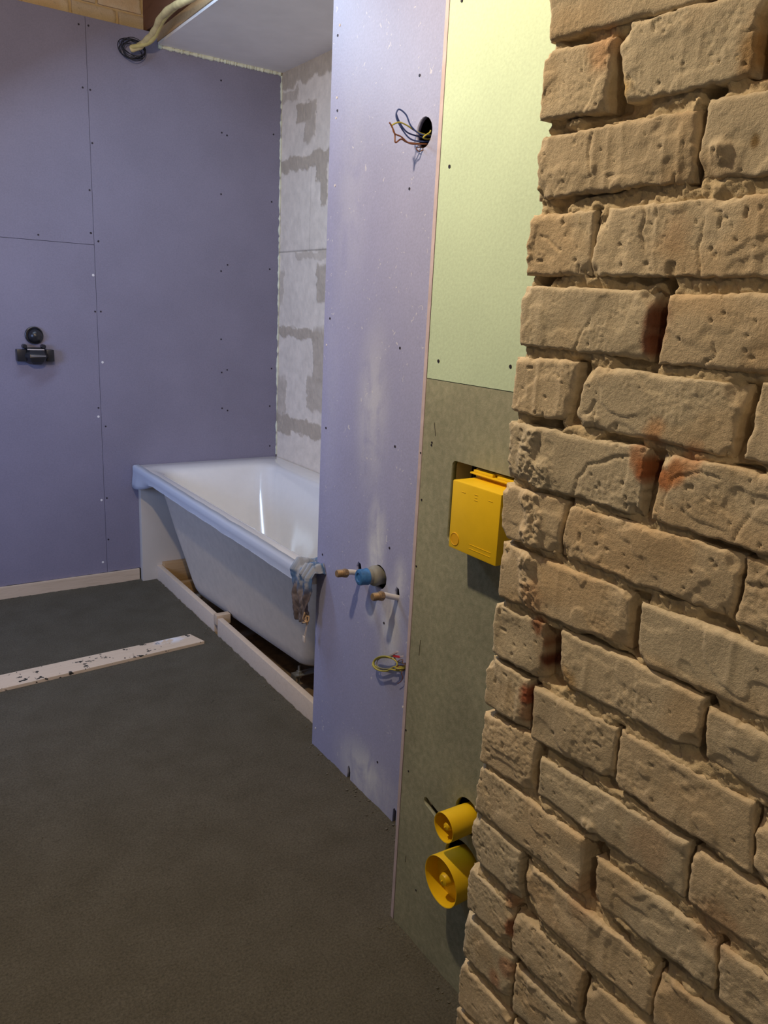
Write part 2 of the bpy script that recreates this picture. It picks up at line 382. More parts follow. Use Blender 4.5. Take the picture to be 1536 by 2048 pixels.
# bare bricks above the far wall, timber joist, ceiling of the bath niche
# ------------------------------------------------------------------ brick maker
def brick(bag, q, place, seed, step=.002, relief=1.0, tint=(1, 1, 1), stain=None, crumb=None, flip=False, depth=.05, base=(.575, .487, .352)):
    (a0, b0), (a1, b1), (a2, b2), (a3, b3) = q      # TL TR BR BL in wall coordinates
    L = .5*(math.hypot(a1-a0, b1-b0)+math.hypot(a2-a3, b2-b3)); H = .5*(math.hypot(a3-a0, b3-b0)+math.hypot(a2-a1, b2-b1))
    nu, nv = max(6, int(L/step)), max(5, int(H/step))
    ue = np.concatenate([[0, 0], np.linspace(0, 1, nu), [1, 1]]); ve = np.concatenate([[0, 0], np.linspace(0, 1, nv), [1, 1]])
    U, V = np.meshgrid(ue, ve, indexing='ij')
    A = (1-U)*(1-V)*a0+U*(1-V)*a1+U*V*a2+(1-U)*V*a3
    Bz = (1-U)*(1-V)*b0+U*(1-V)*b1+U*V*b2+(1-U)*V*b3
    s = seed*3.7
    A0, B0 = A.copy(), Bz.copy()
    # crooked, nibbled outline
    wb_ = np.clip(1-np.minimum(np.minimum(U, 1-U)*L, np.minimum(V, 1-V)*H)/.018, 0, 1)
    A = A+wb_*(.0022*fbm(A0*45+s, B0*45, s, 1, 3)+.0012*noise(A0*190, B0*190, s, 4))
    Bz = Bz+wb_*(.0018*fbm(A0*45+s, B0*45+9, s, 2, 3)+.0010*noise(A0*190, B0*190, s, 5))
    r = .0045*(1+.8*noise(A0*28, B0*28, s, 6)); r = np.clip(r, .0018, .009)
    eu = np.minimum(U, 1-U)*L; ev = np.minimum(V, 1-V)*H
    eu = eu+.0015*fbm(A0*90, B0*90, s, 12, 2); ev = ev+.0015*fbm(A0*90, B0*90, s, 13, 2)
    du = np.clip(r-np.maximum(eu, 0), 0, None); dv = np.clip(r-np.maximum(ev, 0), 0, None)
    dd = np.clip(np.hypot(du, dv), 0, r)
    rec = r-np.sqrt(np.maximum(r*r-dd*dd, 0))
    rec = rec*.9
    # relief: slow waves, flaked terraces, sandy patches, drag marks, pits
    wave = .0022*fbm(A0*16+s, B0*20, s, 21, 2)
    t1 = fbm(A0*13+s, B0*17+s, s, 31, 4, .5); tw = .05+.16*sstep(-.2, .3, noise(A0*30, B0*30, s, 33)); terr = .0012*sstep(.10, .10+tw, t1)+.0011*sstep(-.20-tw, -.16, t1)
    pm = sstep(.05, .3, fbm(A0*20, B0*26+s, s, 41, 3)); sand = pm*.0011*fbm(A0*330, B0*330, s, 42, 3, .7)
    ridge = .0007*(1-np.abs(noise(A0*60+s, B0*14, s, 51))*2.2)*sstep(.0, .35, noise(A0*18, B0*9, s+4, 52))
    pits = -.0016*sstep(.80, .85, noise(A0*170, B0*170, s, 61))
    fine = .00016*fbm(A0*500, B0*500, s, 71, 2)
    h = relief*(wave+terr-.0016+sand+ridge+pits+fine)
    # knocked off corners
    rng = random.Random(seed*13+5)
    for (cu, cv) in ((0, 0), (1, 0), (1, 1), (0, 1)):
        if rng.random() < .45:
            R = rng.uniform(.008, .026); dist = np.hypot((U-cu)*L, (V-cv)*H)+.004*fbm(A0*60, B0*60, s, 81, 2)
            h = h-rng.uniform(.003, .008)*(1-sstep(R*.35, R, dist))
    if crumb is not None: h = h+crumb(A0, B0)
    D = rec-h
    for sl in ((slice(0, 1), slice(None)), (slice(-1, None), slice(None)), (slice(None), slice(0, 1)), (slice(None), slice(-1, None))): D[sl] = depth
    for sl in ((slice(1, 2), slice(1, -1)), (slice(-2, -1), slice(1, -1)), (slice(1, -1), slice(1, 2)), (slice(1, -1), slice(-2, -1))): D[sl] = np.maximum(D[sl], r[sl]*.75)+.001
    tone = 1+.10*fbm(A0*14, B0*14, s, 91, 3)+.10*sstep(-.1, .3, sand/.0016)*pm*0
    warm = sstep(.0, .4, fbm(A0*11, B0*13, s+2, 95, 3))[..., None]
    C = np.ones(A.shape+(3,))*np.array(base)*np.array(tint)*tone[..., None]
    C = C*(1-warm*.5)+C*np.array((.93, .80, .66))*warm*.5
    C = C*(1-.18*(pits < -.001))[..., None]
    if stain is not None: C = stain(A0, B0, C)
    P = place(A, Bz, D); bag.grid(P, C, flip=flip)
    return

m_brick = attrmat('sandy_brick')
def far_place(A, B, D): return np.stack([A, 4.215+D, B], -1)
b = Bag(); sd = 900
for k in range(7):
    z0 = 2.668+.0735*k; off = (.106 if k % 2 else 0)+.03*math.sin(k*3)
    for j in range(-2, 8):
        a0 = 1.32-j*.212-off-.2; a1 = a0+.2
        if a0 > 1.62: continue
        sd += 1
        brick(b, [(a0, z0+.063), (a1, z0+.063), (a1, z0), (a0, z0)], far_place, sd, .006, .8, base=(.66, .53, .36), tint=(random.uniform(.85, 1.1),)*3)
b.box(-.9, 1.75, 4.228, 4.4, 2.6, 3.3)
b.c[-8:] = [(.62, .47, .27)]*8
struct(b.obj('wall_back', m_brick))
# ------------------------------------------------------------------ near brick wall, every brick laid where it stands
rust = [((1288, 938), .012, (.27, .075, .02), .9), ((1275, 915), .013, (.45, .17, .06), .7), ((1325, 958), .012, (.40, .15, .055), .9), ((1352, 945), .012, (.48, .20, .075), .85), ((1385, 922), .016, (.5, .22, .09), .55),
        ((1308, 868), .014, (.60, .30, .13), .6), ((1312, 640), .018, (.16, .045, .02), .9), ((1300, 690), .012, (.20, .06, .03), .9),
        ((1088, 1325), .011, (.12, .028, .014), .95), ((1100, 1290), .012, (.22, .06, .02), .9), ((1052, 1392), .012, (.30, .07, .03), .9), ((1075, 1250), .012, (.24, .09, .04), .85),
        ((1050, 1430), .012, (.42, .20, .1), .6), ((1065, 1200), .022, (.58, .33, .18), .45), ((1135, 1360), .014, (.50, .30, .10), .6), ((1300, 1700), .03, (.52, .33, .2), .4),
        ((1020, 1860), .012, (.25, .09, .045), .85), ((1018, 1800), .012, (.35, .15, .08), .6), ((1010, 1935), .014, (.36, .16, .09), .6), ((1430, 1850), .03, (.45, .27, .15), .5),
        ((1210, 95), .016, (.60, .38, .22), .45), ((1515, 90), .022, (.36, .22, .09), .85), ((1350, 470), .02, (.58, .37, .21), .4), ((1507, 283), .006, (.22, .14, .05), .9), ((1160, 1800), .025, (.46, .29, .17), .5),
        ((1240, 180), .012, (.62, .42, .14), .8), ((1200, 100), .02, (.58, .34, .18), .5), ((990, 1960), .015, (.36, .16, .09), .6)]
rust = [(on_x(*p, XB), r, np.array(c), a) for p, r, c, a in rust]
def stain(A, B, C):
    for p, r, c, a in rust:
        d = np.hypot(A-p.y, (B-p.z)*.8); m_ = (a*(1-sstep(.35, 1.15, d/r+.35*fbm(A*70, B*70, 0, 7, 3))))
        C = C*(1-m_[..., None])+c*m_[..., None]
    return C
trail = [on_x(*p, XB) for p in ((1062, 870), (1050, 930), (1085, 945), (1055, 1000), (1075, 1060), (1050, 1110), (1055, 1180), (1070, 1225))]
lump = [on_x(*p, XB) for p in ((1290, 1020), (1060, 1120), (1050, 1060), (1175, 1655), (1183, 1700), (1440, 300))]
cracks = [[on_x(*p, XB) for p in c] for c in (((1145, 990), (1150, 960), (1175, 935), (1215, 920), (1262, 912)), ((1325, 1008), (1345, 962), (1385, 945), (1440, 957)),
    ((1425, 690), (1432, 705), (1410, 728)), ((1285, 400), (1291, 430), (1283, 460), (1287, 495)), ((1183, 262), (1178, 300), (1183, 355)), ((1258, 148), (1266, 178), (1300, 200)),
    ((1150, 702), (1160, 670), (1180, 640)), ((1172, 830), (1190, 800), (1180, 860)), ((1490, 1172), (1560, 1180)), ((1400, 560), (1395, 500), (1405, 440)), ((1120, 500), (1080, 470)), ((1470, 1080), (1480, 1055), (1500, 1035)))]
def seg_dist(A, B, P):
    d = np.full(np.shape(A), 9.)
    for p, q in zip(P[:-1], P[1:]):
        bx, by = q.y-p.y, q.z-p.z; t = np.clip(((A-p.y)*bx+(B-p.z)*by)/(bx*bx+by*by), 0, 1); d = np.minimum(d, np.hypot(A-p.y-t*bx, B-p.z-t*by))
    return d
def crumb(A, B):
    return crumb0(A, B)-sum(.0014*(1-sstep(.0005, .0022, seg_dist(A+.003*fbm(A*90, B*90, 1, 75, 3), B+.003*fbm(A*90, B*90, 2, 76, 3), c))) for c in cracks)
def crumb0(A, B):
    d = np.full(np.shape(A), 9.)
    for p, q in zip(trail[:-1], trail[1:]):
        ax, ay, bx, by = p.y, p.z, q.y-p.y, q.z-p.z
        t = np.clip(((A-ax)*bx+(B-ay)*by)/(bx*bx+by*by), 0, 1); d = np.minimum(d, np.hypot(A-ax-t*bx, B-ay-t*by))
    m_ = 1-sstep(.004, .016, d+.006*fbm(A*60, B*60, 0, 71, 3))
    h = m_*(.0035+.004*fbm(A*210, B*210, 0, 72, 3, .75))
    for l in lump:
        dd = np.hypot(A-l.y, B-l.z)+.004*fbm(A*90, B*90, 2, 73, 2); h = h+(1-sstep(.003, .013, dd))*(.004+.002*noise(A*260, B*260, 0, 74))
    return h
def near_place(A, B, D): return np.stack([XB+D, A, B], -1)
gaps = []; allb = []; zrow = {}
for r, q in BRICKS: allb.append((r, q))
def zb(r): return 1.7705-.0735*r       # bed height of a course
rows = {}
for r, q in BRICKS: rows.setdefault(r, []).append(q)
extra = []
for r in range(-12, 24):
    z0, z1 = zb(r)+.002, zb(r)+.064
    if z0 < -.02: continue
    if r in rows: y = min(min(p[0] for p in q) for q in rows[r])-.011
    else: y = .665-(0 if r % 2 else 0)
    first = r not in rows
    while y > -.45:
        Lh = .196 if not (first and r % 2) else .094
        first = False
        extra.append((r, [(y, z1), (y-Lh, z1), (y-Lh, z0), (y, z0)])); y -= Lh+.010
bag = Bag(); rr_ = random.Random(3)
for i, (r, q) in enumerate(BRICKS+extra):
    vis = i < len(BRICKS)
    t_ = rr_.uniform(.90, 1.07); w = rr_.uniform(-.03, .03)
    if not vis:
        if min(p[0] for p in q) > .15: step = .003
        else: step = .007
        if r < -2 : step = .008
    else: step = .0016 if i > 0 else .002
    brick(bag, q, near_place, i+1, step, 1.0, (t_*(1+w), t_, t_*(1-w)), stain, crumb if vis else None, flip=False, depth=.045)
# open head joints between neighbours
for r, qs in rows.items():
    ex = [q for rr2, q in extra if rr2 == r][:1]; qq = sorted(qs+ex, key=lambda q: -q[0][0])
    for q1, q2 in zip(qq[:-1], qq[1:]):
        gaps.append(((q1[1][0]+q1[2][0]+q2[0][0]+q2[3][0])/4, (q1[1][1]+q1[2][1])/2, max(.004, abs(q1[1][0]+q1[2][0]-q2[0][0]-q2[3][0])/4+.002)))
holes = [on_x(*p, XB) for p in ((1240, 175), (1318, 640), (1330, 572), (1300, 945), (1120, 1325), (1095, 1300), (1393, 1470), (1235, 145), (1268, 1248), (1025, 1925), (1480, 1210), (1080, 562), (1420, 178), (1105, 846), (1195, 1712), (1500, 800))]
def mortar(bag, y0, y1, z0, z1, st):
    ys = np.linspace(y1, y0, max(3, int((y1-y0)/st))); zs = np.linspace(z1, z0, max(3, int((z1-z0)/st))); A, B = np.meshgrid(ys, zs, indexing='ij')
    big = fbm(A*26, B*55, 0, 11, 3)
    D = .0058-.0055*big-.0032*fbm(A*170, B*170, 0, 12, 3, .7)+.012*sstep(.20, .42, fbm(A*16, B*30, 5, 13, 3))
    for (ya, za, w) in gaps:
        if not (y0-.02 < ya < y1+.02): continue
        m_ = (1-sstep(w*.9, w*1.5, np.abs(A-ya)))*(1-sstep(.027, .036, np.abs(B-za)))
        k = .45+.55*float(noise(ya*31.7, za*47.3, 0, 3)); D = D+m_*(.008+.022*max(0, k))
    for p in holes:
        D = D+.03*(1-sstep(.004, .012, np.hypot(A-p.y, B-p.z)+.004*fbm(A*80, B*80, 0, 14, 2)))
    D = D-crumb0(A, B)*.7
    D = D+.012*sstep(.651, .6585, A+.004*fbm(A*60, B*60, 0, 15, 3))
    D = np.maximum(D, .0015)
    tone = 1+.14*fbm(A*60, B*60, 3, 16, 3)
    C = np.ones(A.shape+(3,))*np.array((.53, .43, .28))*tone[..., None]; C = stain(A, B, C)
    bag.grid(near_place(A, B, D), C)
mortar(bag, .20, .6585, .44, 1.86, .0018)
mortar(bag, -.45, .20, -.02, 2.66, .008); mortar(bag, .20, .6585, 1.86, 2.66, .006); mortar(bag, .20, .6585, -.02, .44, .006)
bag.box(XB+.045, XB+.23, -.45, .657, -.02, 2.66); bag.c[-8:] = [(.3, .22, .14)]*8
wr = struct(bag.obj('wall_right', m_brick, angle=0))
# ------------------------------------------------------------------ joists over the open bay and ceiling board over the bath
b = Bag(); b.box(1.335, 1.43, 2.25, 4.21, 2.735, 3.0); struct(b.obj('trim_1', m_beam, smooth=False, bevel=.003))
b = Bag()
for k in range(14): b.box(-1.2, 2.3, -.6+.36*k, -.245+.36*k, 3.02, 3.05)
struct(b.obj('ceiling', m_beam, smooth=False))
m_ceil = plain('white_ceiling_board', (.88, .84, .80), .75, var=.04, scale=8)
b = Bag(); b.box(1.378, 2.3, 2.0, 4.128, 2.674, 2.6865); struct(b.obj('ceiling', m_ceil, smooth=False, bevel=.001))
b = Bag(); b.box(1.374, 1.402, 2.25, 4.128, 2.687, 2.735); struct(b.obj('trim_2', m_orange, smooth=False, bevel=.002))
m_foam = plain('cream_filler', (.72, .74, .58), .7, bump=.001)
def bead(pts, r0, name, seed, amp=.6):
    pts = [Vector(p) for p in pts]; n = 160; out = []; rr = []
    for i in range(n):
        t = i/(n-1)*(len(pts)-1); k = min(int(t), len(pts)-2); out.append(pts[k].lerp(pts[k+1], t-k))
        rr.append(max(.0008, r0*(1+amp*1.6*float(fbm(i*.6, seed, 0, seed, 3)))))
    b = Bag(); tube(b, out, rr, 8); return b.obj(name, m_foam)
struct(bead([(1.378, 4.127, 2.668), (2.03, 4.127, 2.668)], .0085, 'trim_3', 4, .35))
struct(bead([(2.034, 4.127, 2.66), (2.034, 4.128, 2.0), (2.034, 4.127, 1.4), (2.034, 4.127, .65)], .0042, 'trim_4', 9, 1.0))

# ------------------------------------------------------------------ aerated block wall beside the bath
def block_wall():
    ys = np.linspace(4.13, 3.45, 120); zs = np.linspace(2.68, .55, 330); A, B = np.meshgrid(ys, zs, indexing='ij')
    wy = A+.02*fbm(A*30, B*30, 0, 1, 4); wz = B+.028*fbm(A*17, B*24, 0, 2, 4)
    m_ = np.zeros_like(A)
    def band(z, h, y0=-9, y1=9, s=1.0):
        nonlocal m_
        k = (1-sstep(h*.8, h, np.abs(wz-z)))*((wy > y0) & (wy < y1)); m_ = np.maximum(m_, k*s)
    band(2.215, .042); band(2.64, .055); band(1.355, .030); band(.855, .045, 3.6, 9); band(.80, .03, 3.95, 9)
    band(2.45, .05, 3.80, 3.96); band(2.40, .10, 3.75, 3.86, .8); band(2.55, .03, 3.95, 4.2, .7); band(2.16, .08, 3.62, 3.74); band(2.05, .06, 3.62, 3.68)
    band(1.76, .022, 3.45, 3.95, .6); band(1.62, .10, 3.45, 3.70, .9); band(1.25, .16, 3.45, 3.72, .9); band(1.05, .10, 3.5, 3.78, .8); band(1.0, .12, 4.02, 4.2, .7); band(1.60, .10, 4.07, 4.2, .6)
    thin = np.maximum((1-sstep(.001, .0035, np.abs(B-1.779))), (1-sstep(.001, .003, np.abs(A-3.785)))*((B > 1.78) & (B < 2.19)))
    thin = np.maximum(thin, (1-sstep(.001, .003, np.abs(B-.87)))*.7)
    base = np.array((.78, .69, .59)); sm = np.array((.44, .365, .28)); t = 1+.05*fbm(A*9, B*9, 0, 5, 3)
    C = base*t[..., None]; C = C*(1-m_[..., None]*.82)+sm*m_[..., None]*.82; C = C*(1-thin[..., None]*.45)
    D = .0012*fbm(A*60, B*60, 0, 6, 3)-m_*.002*(1+fbm(A*80, B*80, 0, 8, 2))+.002*thin
    b = Bag(); b.grid(np.stack([XA+D, A, B], -1), C)
    b.box(XA+.004, XA+.12, 1.9, 4.3, -.3, 2.9); b.c[-8:] = [tuple(base)]*8
    return struct(b.obj('wall_side', attrmat('aerated_block', .9, 300, .0003, 20), angle=30))
block_wall()

# ------------------------------------------------------------------ lilac partition with its openings
def on_part(a, b_, t): return (XP+t, a, b_)
hole_top = on_x(848, 265, XP); hole_dr = on_x(757, 1153, XP); s1 = on_x(718, 1140, XP); s2 = on_x(794, 1190, XP); wr_ = on_x(812, 1334, XP)
n1 = on_x(697, 1551, XP); n2 = on_x(788, 1643, XP)
notch = lambda c, w, z: [(c.y+w, .0), (c.y+w*.8, z), (c.y, z+.004), (c.y-w*.9, z-.002), (c.y-w, .0)]
out = [(2.182, 0.0), (2.182, 2.66), (1.36, 2.66), (1.36, 0.0)]
# outline runs along the floor and takes in the two sawn notches
out = [(2.182, 2.66), (1.36, 2.66), (1.36, 0.0), (n2.y-.009, 0.0), (n2.y-.008, .046), (n2.y+.002, .052), (n2.y+.009, .044), (n2.y+.009, 0.0), (n1.y-.010, 0.0), (n1.y-.010, .030), (n1.y-.006, .044), (n1.y, .050), (n1.y+.007, .042), (n1.y+.009, .02), (n1.y+.009, 0.0), (2.182, 0.0)]
wp = plate('wall_partition', out, [circle(hole_top.y, hole_top.z, .0335, 48, .036, .02), circle(hole_dr.y-.004, hole_dr.z, .038, 40, .036, .02),
     [(s1.y+a, s1.z+c) for a, c in ((.012, -.014), (.016, .010), (.006, .026), (-.008, .022), (-.015, .004), (-.010, -.016))],
     [(s2.y+a, s2.z+c) for a, c in ((.013, -.016), (.012, .012), (.004, .024), (-.008, .020), (-.013, .0), (-.006, -.020))],
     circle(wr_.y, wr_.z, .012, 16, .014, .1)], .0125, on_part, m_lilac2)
struct(wp)
b = Bag(); b.box(1.33, 1.52, 1.36, 2.150, -.05, 2.66); struct(b.obj('wall_partition', plain('brown_stud_core', (.13, .085, .05), .9), smooth=False))
b = Bag(); b.box(XP+.013, 1.52, 2.168, 2.181, -.05, 2.66); struct(b.obj('wall_partition', m_lilac, smooth=False))
for x, y, w in [(620+a/3.072, c/3.072, k) for a, c, k in [(183,155,1),(170,218,0),(674,463,0),(165,600,1),(168,680,0),(153,1140,1),(611,1160,0)]]+\
    [(660,637,0),(800,696,0),(652,856,0),(790,893,0),(645,1109,0),(779,1096,0),(768,1246,0),(755,1524,0),(631,1456,1),(806,1414,1)]:
    screw('plaster_fleck' if w else 'screw', on_x(x, y, XP-.0002), (-1, 0, 0), .0036, m_white_screw if w else m_screw, wp)
for x, y in ((672, 236), (653, 690)): screw('plaster_fleck', on_x(x, y, XP-.0002), (-1, 0, 0), .003, m_white_screw, wp)

# ------------------------------------------------------------------ green boards in front of the toilet frame
YL = 1.346; ZS = 1.365
def on_g(a, b_, t): return (XG+t, a, b_)
gl = on_x(861, 1613, XG)
c0, c1 = on_x(853, 1603, XG), on_x(880, 1638, XG); sa = math.atan2(c1.z-c0.z, c1.y-c0.y)
slot = [(c1.y+.0105*math.cos(sa-math.pi/2+math.pi*k/8), c1.z+.0105*math.sin(sa-math.pi/2+math.pi*k/8)) for k in range(9)]+[(c0.y+.0105*math.cos(sa+math.pi/2+math.pi*k/8), c0.z+.0105*math.sin(sa+math.pi/2+math.pi*k/8)) for k in range(9)]
gm = plate('wall_front', [(YL, ZS-.0008), (.30, ZS-.0008), (.30, 0), (YL, 0)], [rrect(1.00, 1.242, 1.035, 1.2085, .012), circle(1.105, .452, .041, 40), circle(1.107, .322, .062, 48), slot], .0125, on_g, m_olive)
struct(gm)
gu = plate('wall_front', [(YL, 2.66), (.30, 2.66), (.30, ZS+.0008), (YL, ZS+.0008)], [], .0125, on_g, m_green); struct(gu)
b = Bag(); b.box(XG-.0005, XP-.001, YL+.0022, YL+.0132, 0, 2.66); struct(b.obj('trim_5', m_edge, smooth=False, bevel=.001))
b = Bag(); b.box(XG+.004, XG+.03, YL, YL+.0022, 1.365, 2.66); struct(b.obj('gap_shade_strip', m_gap, smooth=False))  # near-black strip painted as the shade in the open gap beside the board
b = Bag(); b.box(1.16, 1.30, .3, YL-.002, -.05, 2.66); struct(b.obj('wall_front', m_dark, smooth=False))  # added solid core, keeps light from showing through the board openings
b = Bag(); b.box(XG+.0126, XG+.055, 1.243, 1.300, .0, 1.5); b.box(XG+.0126, XG+.05, .93, .98, 0, 1.5); tt = b.obj('stud', m_timber, gu, smooth=False)
for x, y in ((899,333),(877,722),(1021,733),(924,1)): screw('screw', on_x(x, y, XG-.0002), (-1, 0, 0), .0034, m_screw, gu)
for x, y in [(820+a/5.12, 850+c/5.12) for a, c in ((220,205),(120,765),(65,1445),(110,285))]+[(812,1460),(817,1542),(832,1780),(864,885)]: screw('screw', on_x(x, y, XG-.0002), (-1, 0, 0), .0022, m_screw, gm)
for (x0, y0), (x1, y1) in (((869, 845), (871, 872)), ((841, 1280), (838, 1311)), ((812, 1711), (811, 1724))):
    b = Bag(); tube(b, [on_x(x0, y0, XG-.0001), on_x(x1, y1, XG-.0001)], .0007, 6); b.obj('pencil_mark', m_screw, gm)
# ------------------------------------------------------------------ yellow flush-plate box
m_yel = plain('yellow_plastic', (.84, .56, .012), .38, var=.03, spec=.45)
m_yel_d = plain('yellow_plastic_shaded', (.72, .40, .01), .45, var=.03)  # darker copy of the yellow, shade of the round recess put into colour
t = thing('flush_box_cover', 'square yellow plastic cover box set in the opening of the green board', 'plastic cover', (.99, 1.105, 1.047))
b = Bag(); b.box(.964, 1.10, 1.034, 1.176, 1.047, 1.185); body = b.obj('cover', m_yel, t, bevel=.0035, angle=30)
b = Bag(); lathe(b, [(0, .0001), (.0115, .0001), (.0118, .0007), (.0128, .0007), (.0132, 0), (.0132, -.002)], axis((.9636, 1.157, 1.068), (-1, 0, 0)), 32); b.obj('round_mark', m_yel_d, body)  # disc sits just proud of the face, coloured darker to imitate a shaded recess
for z0, z1, y0, y1 in ((1.0605, 1.0612, 1.050, 1.112), (1.0690, 1.0697, 1.050, 1.112), (1.158, 1.1588, 1.098, 1.108), (1.163, 1.1638, 1.100, 1.107), (1.169, 1.1698, 1.098, 1.108), (1.166, 1.1668, 1.135, 1.147), (1.166, 1.1668, 1.056, 1.068)):
    b = Bag(); b.box(.9634, .9645, y0, y1, z0, z1); b.obj('moulded_line', m_yel, body, smooth=False)
pass
b = Bag(); b.box(1.010, 1.16, 1.01, 1.180, 1.193, 1.1965); b.box(1.012, 1.020, 1.115, 1.172, 1.1965, 1.202); b.box(1.012, 1.020, 1.03, 1.102, 1.1965, 1.202); b.box(1.024, 1.16, 1.02, 1.178, 1.185, 1.203)
b.obj('flange', m_yel, t, bevel=.001)
# ------------------------------------------------------------------ yellow protective caps on flush pipe and drain
def cap(name, label, Y, Z, X0, r, rb, hub, group):
    t = thing(name, label, 'pipe cap', (X0, Y, Z), group)
    b = Bag(); L = 1.06-X0; m_ = axis((X0, Y, Z), (1, 0, 0))
    lathe(b, [(r-.0022, .034), (r-.0020, .0), (r-.0004, -.0006), (r, .0006), (r*.97, L*.5), (rb, L)], m_, 56)
    b.obj('cup', m_yel, t, angle=50)
    b = Bag(); lathe(b, [(r-.0022, .033), (0, .034)], m_, 48); b.obj('cup_floor', m_yel, t)
    b = Bag(); lathe(b, [(hub+.002, .034), (hub, .012), (hub*.8, .006), (hub*.5, .0045), (.0018, .004), (.0014, .001), (0, .0005)], m_, 32); b.obj('hub', m_yel, t)
cap('pipe_cap', 'small yellow plastic cap on the flush pipe, above the wide one', 1.105, .447, .949, .0325, .0285, .0095, 'yellow caps low on the green board')
cap('pipe_cap', 'wide yellow plastic cap on the toilet drain near the floor', 1.105, .312, .952, .0555, .050, .0150, 'yellow caps low on the green board')

# ------------------------------------------------------------------ water pipes and drain on the partition
m_pex = plain('white_pipe_plastic', (.72, .70, .68), .35, var=.05)
m_brass = plain('tarnished_brass', (.34, .235, .13), .58, .6, bump=.0004)
m_blue = plain('blue_plastic', (.045, .17, .42), .45, var=.3, scale=60)
m_grey = plain('dusty_grey_plastic', (.25, .25, .22), .6, var=.2)
m_brown = plain('brown_wire', (.20, .075, .03), .5); m_bluew = plain('blue_wire', (.04, .07, .22), .45); m_yg = plain('green_yellow_wire', (.42, .38, .06), .45); m_red = plain('red_connector', (.55, .03, .05), .35)
m_copper = plain('bare_copper', (.6, .27, .12), .4, .6); m_clear = plain('clear_grey_plastic', (.5, .47, .52), .2)
def pipe(Y, pts, tip, label):
    t = thing('water_pipe', label, 'water pipe', (XP, Y, pts[0][2]), 'white capped water pipes')
    b = Bag(); tube(b, spline(pts, 8), .0083, 20); b.obj('tube', m_pex, t)
    P = Vector(tip[0]); Q = Vector(tip[1]); d = (P-Q).normalized()
    b = Bag(); prof = [(.0088, -.018), (.0118, -.017), (.0125, -.014), (.0125, -.004), (.0128, -.0035), (.0112, 0)]
    for k in range(7): prof += [(.0116, .002+k*.0022), (.0108, .0031+k*.0022)]
    prof += [(.0108, .018), (.0098, .0195), (.0, .0195)]
    lathe(b, prof, axis(Q, d), 24); c = b.obj('cap', m_brass, t)
    b = Bag(); lathe(b, [(.0128, -.016), (.0138, -.015), (.0138, -.006), (.0128, -.005)], axis(Q, d), 6); b.obj('nut', m_brass, c, angle=20)
    return t
a = s1; T = on_y(688, 1146, 1.905); T2 = on_y(664, 1148, 1.905)
pipe(a.y, [(1.285, 1.905, a.z-.035), (1.245, 1.905, a.z-.013), (1.205, 1.905, a.z+.002), (T.x+.012, 1.905, T.z+.001), (T.x-.01, 1.905, T.z)], (T2, Vector((T.x-.006, 1.905, T.z))), 'white water pipe with brass cap, left of the blue drain cap')
a = s2; T = on_y(760, 1192, 1.715); T2 = on_y(736, 1195, 1.715)
pipe(a.y, [(1.290, 1.715, a.z-.042), (1.248, 1.715, a.z-.014), (1.210, 1.715, a.z+.000), (T.x+.012, 1.715, T.z+.001), (T.x-.01, 1.715, T.z)], (T2, Vector((T.x-.006, 1.715, T.z))), 'white water pipe with brass cap, right of and below the blue drain cap')
hy, hz = hole_dr.y-.002, hole_dr.z+.004
dc = on_y(733, 1152, hy+.012)
t = thing('drain_pipe', 'grey drain pipe with blue end cap in a round hole of the lilac board', 'drain pipe', (XP, hy, hz))
b = Bag(); lathe(b, [(.0225, .0), (.0225, .030), (.0285, .034), (.0305, .040), (.0305, .052), (.0280, .056), (.0280, .11)], axis((1.180, hy+.010, hz), (1, -.05, -.04)), 36); b.obj('socket', m_grey, t)
b = Bag(); lathe(b, [(0, .003), (.012, .003), (.013, 0), (.0195, 0), (.0228, .002), (.0240, .006), (.0240, .024), (.0250, .026), (.0250, .030), (.0226, .031)], axis((1.168, hy+.011, hz), (1, -.05, -.04)), 36); c = b.obj('cap', m_blue, t, angle=35)
